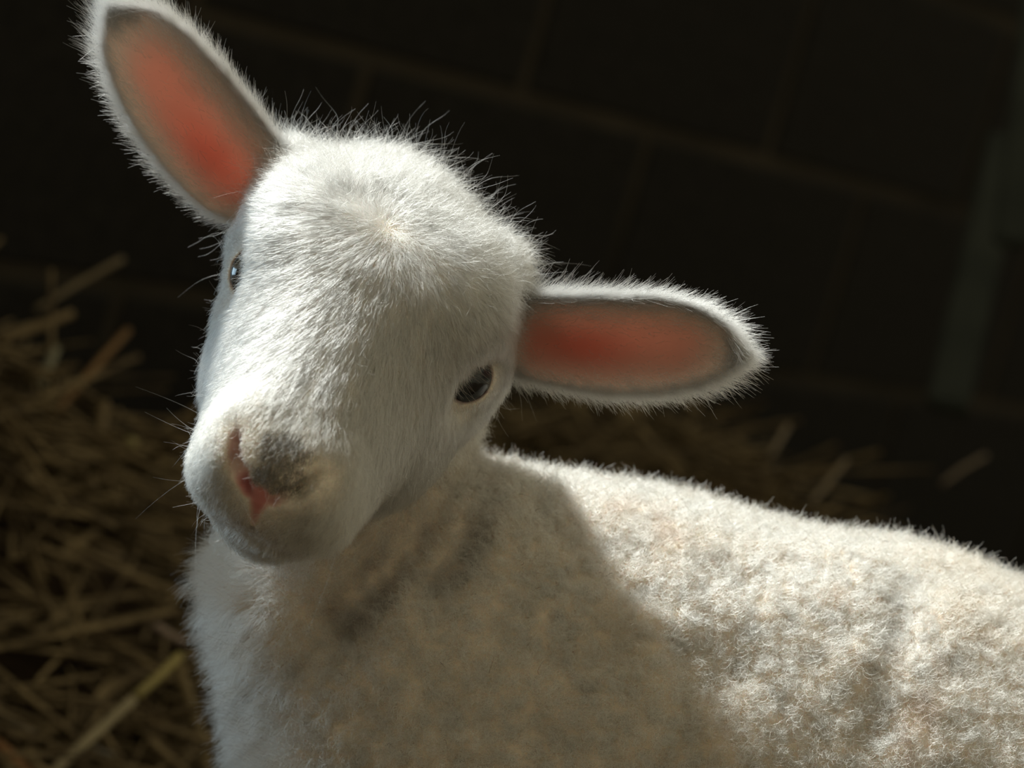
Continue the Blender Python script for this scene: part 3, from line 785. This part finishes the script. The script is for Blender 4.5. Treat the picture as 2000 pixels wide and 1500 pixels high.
def ear(edgeA, edgeB, bowl, pink_c, pink_w, pink_s, lab, nhair, fold=0.0):
    ns, nv = 44, 25
    s = np.linspace(0, 1, ns); vv_ = np.linspace(-1, 1, nv)
    A = resample(edgeA, s); Bq = resample(edgeB, s)
    A = np.array([PX(*r) for r in A]); Bq = np.array([PX(*r) for r in Bq])
    inner = np.zeros((ns, nv, 3)); view = np.array([0, 0, 1.0])
    for i in range(ns):
        w = np.linalg.norm(A[i]-Bq[i])
        for j, v_ in enumerate(vv_):
            m = (v_+1)/2
            p = A[i]*(1-m)+Bq[i]*m
            dpt = bowl*(1-abs(v_)**2.0)*(w/0.045)
            p = p - view*dpt
            # rim rolled a little inwards
            p = p + view*0.0
            inner[i, j] = p
    # normals of the inner sheet
    du = np.gradient(inner, axis=0); dv = np.gradient(inner, axis=1)
    nn = nrm(np.cross(du, dv)); 
    if nn[ns//2, nv//2, 2] < 0: nn = -nn
    edge = np.clip(1-np.abs(vv_)**6, 0, 1)[None, :]*np.clip(1-(s**10), 0, 1)[:, None]
    outer = inner - nn*(0.0004+0.0022*edge)[..., None]
    V = np.concatenate([inner.reshape(-1, 3), outer.reshape(-1, 3)]); off = ns*nv
    idx_ = np.arange(off).reshape(ns, nv)
    q1 = np.stack([idx_[:-1, :-1], idx_[1:, :-1], idx_[1:, 1:], idx_[:-1, 1:]], -1).reshape(-1, 4)
    rim = np.concatenate([idx_[:, 0], idx_[-1, 1:], idx_[-2::-1, -1], idx_[0, -2:0:-1]])
    rq = np.stack([rim, np.roll(rim, -1), np.roll(rim, -1)+off, rim+off], 1)
    # orientation: inner faces look along +nn
    t_ = np.cross(V[q1[0, 1]]-V[q1[0, 0]], V[q1[0, 2]]-V[q1[0, 0]])
    flip = t_.dot(nn[0, 0]) < 0
    qi = q1[:, ::-1] if flip else q1; qo = (q1 if flip else q1[:, ::-1])+off; rq = rq[:, ::-1] if flip else rq
    Q = np.concatenate([qi, qo, rq])
    S, VV = np.meshgrid(s, vv_, indexing='ij')
    pk = np.exp(-np.abs((VV-(pink_c[0]+(pink_c[1]-pink_c[0])*S))/(pink_w*(1-0.30*S)))**3)*sstep(pink_s[0]-0.05, pink_s[0]+0.05, S)*sstep(pink_s[1]+0.18, pink_s[1]-0.08, S)
    deep = np.exp(-((S-0.30)/0.22)**2)*np.exp(-((VV-pink_c[0])/0.5)**2)
    ci = np.array([0.84, 0.66, 0.58])*(1-pk[..., None]) + (np.array([0.80, 0.50, 0.43])*(1-deep[..., None])+np.array([0.70, 0.25, 0.20])*deep[..., None])*pk[..., None]
    co = np.tile([0.80, 0.62, 0.54], (ns, nv, 1))
    tw = (0.08+0.50*pk).reshape(-1, 1)
    e = mesh_from('ear', W(V), Q, M_ear, parent=lamb, col=np.concatenate([np.c_[ci.reshape(-1, 3), tw], np.c_[co.reshape(-1, 3), tw]]), origin=base_pt)
    e['label'] = lab
    # fur: outer face and rims thick, pink hollow nearly bare
    def sample(n, wfun):
        out_s = []; k = 0
        while k < n:
            a = rng.random(n*3)*0.999; b = rng.uniform(-0.999, 0.999, n*3)
            ok = rng.random(n*3) < wfun(a, b); out_s.append(np.stack([a[ok], b[ok]], 1)); k += ok.sum()
        return np.concatenate(out_s)[:n]
    def at(grid, sv):
        i = sv[:, 0]*(ns-1); j = (sv[:, 1]+1)/2*(nv-1)
        i0 = i.astype(int); j0 = j.astype(int); fi = (i-i0)[:, None]; fj = (j-j0)[:, None]
        return (grid[i0, j0]*(1-fi)*(1-fj)+grid[i0+1, j0]*fi*(1-fj)+grid[i0, j0+1]*(1-fi)*fj+grid[i0+1, j0+1]*fi*fj)
    wid = np.linalg.norm(A-Bq, axis=1)/np.linalg.norm(A-Bq, axis=1).max()
    def pkf(a, b): return np.exp(-np.abs((b-(pink_c[0]+(pink_c[1]-pink_c[0])*a))/(pink_w*(1-0.30*a)))**3)*sstep(pink_s[0]-0.05, pink_s[0]+0.05, a)*sstep(pink_s[1]+0.18, pink_s[1]-0.08, a)
    tdir = nrm(du); vdir = nrm(dv)
    # inner side
    sv = sample(nhair, lambda a, b: np.interp(a, s, wid)*np.clip(1.03-pkf(a, b), 0.03, 1)*(0.07+0.93*np.maximum(np.abs(b)**5, 0.6*sstep(0.80, 1.0, a))))
    P_ = at(inner, sv); N_ = nrm(at(nn, sv)); T_ = nrm(at(tdir, sv)); Vd = nrm(at(vdir, sv))*np.sign(sv[:, 1:2])
    eb = np.abs(sv[:, 1:2])**3; tp = sstep(0.65, 0.95, sv[:, :1])
    n = len(P_)
    G_ = nrm(T_*0.75 + N_*0.35 + Vd*(0.15+0.75*eb) + 0.22*rng.normal(size=(n, 3)))
    L_ = rng.uniform(0.004, 0.0075, n)*(1-0.55*pkf(sv[:, 0], sv[:, 1]))*(1+0.5*eb[:, 0]+0.7*tp[:, 0]+fold*sstep(0.1, -0.9, sv[:, 1])*sstep(0.75, 0.1, sv[:, 0]))
    cc = np.array([0.90, 0.875, 0.81])*rng.uniform(0.94, 1.03, n)[:, None]
    f1 = (P_, G_, -0.25*N_+0.2*T_+0.15*rng.normal(size=(n, 3)), L_, cc)
    # outer side
    sv = sample(int(nhair*1.4), lambda a, b: np.interp(a, s, wid)*(0.35+0.65*np.abs(b)**2))
    P_ = at(outer, sv); N_ = -nrm(at(nn, sv)); T_ = nrm(at(tdir, sv)); Vd = nrm(at(vdir, sv))*np.sign(sv[:, 1:2]); eb = np.abs(sv[:, 1:2])**4
    n = len(P_); cc2 = np.array([0.90, 0.875, 0.81])*rng.uniform(0.9, 1.03, n)[:, None]
    G_ = nrm(T_*0.8 + N_*0.40 + Vd*0.7*eb + 0.22*rng.normal(size=(n, 3)))
    L_ = rng.uniform(0.005, 0.010, n)
    f2 = (P_, G_, -0.2*N_+0.2*T_+0.2*rng.normal(size=(n, 3)), L_, cc2)
    al = [np.concatenate([x, y]) for x, y in zip(f1, f2)]
    fur('ear_fur', al[0], al[1], al[2], al[3], 6, 0.00007, al[4], M_fur, e, curl=np.full(len(al[0]), 0.0004), turns=rng.uniform(0.3, 0.9, len(al[0])), lab='white fringe of fur along the ear rim')
    return e
# each edge: picture x, y and depth towards the viewer, from the root to the tip
ear([(590, 345, -.024), (548, 280, -.017), (487, 200, -.010), (430, 130, -.006), (370, 65, -.006), (305, 18, -.009), (235, 5, -.012)],
    [(470, 440, -.030), (395, 405, -.029), (325, 335, -.026), (266, 255, -.022), (222, 170, -.019), (198, 95, -.015), (205, 25, -.013)],
    0.0095, (0.22, 0.02), 0.76, (0.06, 0.74), 'upright pink ear with backlit orange glow', 8000)
ear([(1000, 585, -.014), (1080, 578, -.002), (1180, 578, .010), (1290, 582, .018), (1370, 602, .022), (1425, 640, .025), (1452, 688, .026)],
    [(985, 725, -.022), (1070, 748, -.016), (1180, 768, -.006), (1290, 766, .004), (1370, 750, .013), (1425, 724, .020), (1452, 698, .025)],
    0.0090, (0.10, 0.05), 0.92, (0.06, 0.76), 'sideways pink ear with sunlit furry upper rim', 9000, fold=0.9)
